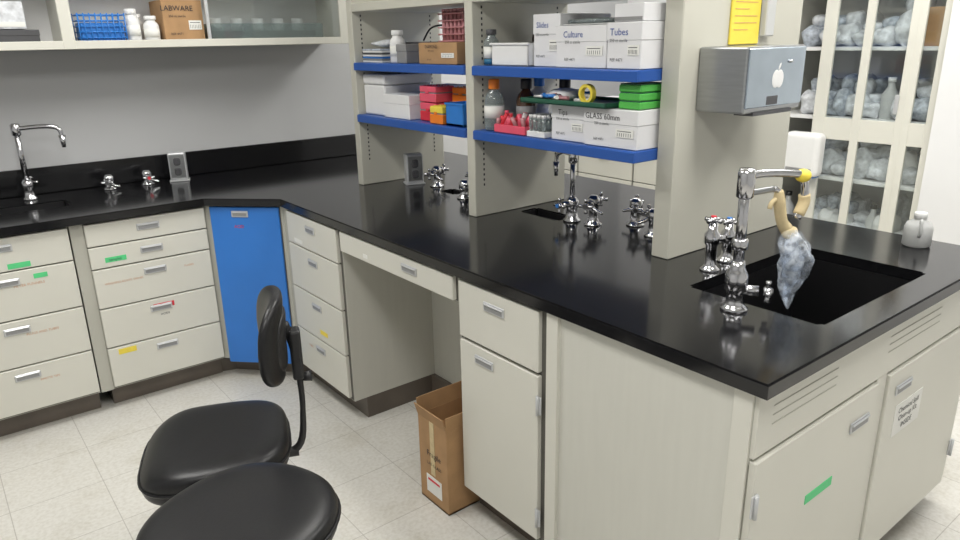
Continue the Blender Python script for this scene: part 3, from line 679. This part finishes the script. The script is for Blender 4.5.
fa = math.atan2(.36, -.93)
b = B('drafting_chair', RZ(.50, 1.86, 0, fa)); ZS = .54
starbase(b, ZS-.07, 1.726, .21)
def seatdef(p):
    k = p.x/.20
    z = p.z
    if z > 0: z -= .012*(1-min(1, (p.x/.2)**2))*(1-min(1, (p.y/.21)**2))
    if k > .35: z -= .035*(k-.35)**2*2.2 if p.z > 0 else .010*(k-.35)
    z += .012*max(0, -k-.4)
    return Vector((p.x, p.y*(1.0-.07*k*k+.04*k), z))
b.sell((0, 0, ZS-.05), (.198, .208, .055), VINYL, .45, .58, 56, 24, seatdef)
b.sell((0, 0, ZS-.092), (.175, .18, .02), PLASTB, .4, .62, 40, 10)
pp = []
for i in range(41):
    t = 2*math.pi*i/40; f = lambda v: math.copysign(abs(v)**.58, v)
    q = seatdef(Vector((.1995*f(math.cos(t)), .2095*f(math.sin(t)), -.002))); pp.append((q.x, q.y, ZS-.05+q.z))
b.tube(pp, .0042, VINYL, 6, 1)
def backdef(p):
    return Vector((p.x+1.5*p.y*p.y-.05*p.z-.9*p.z*p.z, p.y*(1-.9*max(0, p.z)*1.0), p.z))
b.sell((-.188, 0, .812), (.024, .155, .122), VINYL, .6, .7, 40, 24, backdef)
b.sell((-.206, 0, .802), (.014, .10, .08), PLASTB, .5, .7, 30, 12, backdef)
b.tube([(-.08, 0, ZS-.105), (-.17, 0, ZS-.11), (-.228, 0, ZS-.08), (-.244, 0, ZS+.03), (-.244, 0, ZS+.13), (-.238, 0, ZS+.22), (-.218, 0, ZS+.30)], .010, PLASTB, 8, 5, rs=[.014, .014, .011, .008, .009, .012, .012])
b.box(-.258, -.025, ZS+.13, -.226, .025, ZS+.28, PLASTB, .008, 2)
b.cyl((-.252, 0, ZS+.13), (-.278, 0, ZS+.13), .012, PLASTB, .016); b.cyl((-.13, .0, ZS-.105), (-.22, 0, ZS-.105), .015, PLASTB); b.done()

b = B('lab_stool', RZ(.405, 1.412, 0, .4)); ZS = .584
starbase(b, ZS-.07, 1.584, .21)
def st(p):
    z = p.z
    r = math.hypot(p.x, p.y)/.23
    if z > 0: z -= .014*max(0, 1-r*r)
    return Vector((p.x, p.y, z))
b.sell((0, 0, ZS-.048), (.218, .205, .052), VINYL, .5, .9, 60, 24, st)
b.sell((0, 0, ZS-.088), (.19, .17, .02), PLASTB, .4, .9, 40, 10)
pp = [(.2195*math.copysign(abs(math.cos(t))**.9, math.cos(t)), .2065*math.copysign(abs(math.sin(t))**.9, math.sin(t)), ZS-.048) for t in [2*math.pi*i/48 for i in range(49)]]
b.tube(pp, .0045, VINYL, 6, 1); b.done()

# ------------------------------------------------------------------ world, camera
w = bpy.data.worlds.new('world'); scene.world = w; w.use_nodes = True
w.node_tree.nodes['Background'].inputs['Color'].default_value = (.8, .85, .9, 1); w.node_tree.nodes['Background'].inputs['Strength'].default_value = .3
scene.view_settings.view_transform = 'Standard'
cam = bpy.data.cameras.new('camera'); co = bpy.data.objects.new('camera', cam); scene.collection.objects.link(co)
cam.sensor_width = 36; cam.lens = 26.7; cam.clip_start = .05
fw = Vector((.587, .748, -.309)).normalized(); rt = Vector((.783, -.622, -.0185)); rt = (rt-fw*rt.dot(fw)).normalized(); up = rt.cross(fw)
co.matrix_world = Matrix(((rt.x, up.x, -fw.x, 0), (rt.y, up.y, -fw.y, 0), (rt.z, up.z, -fw.z, 1.58), (0, 0, 0, 1)))
scene.camera = co
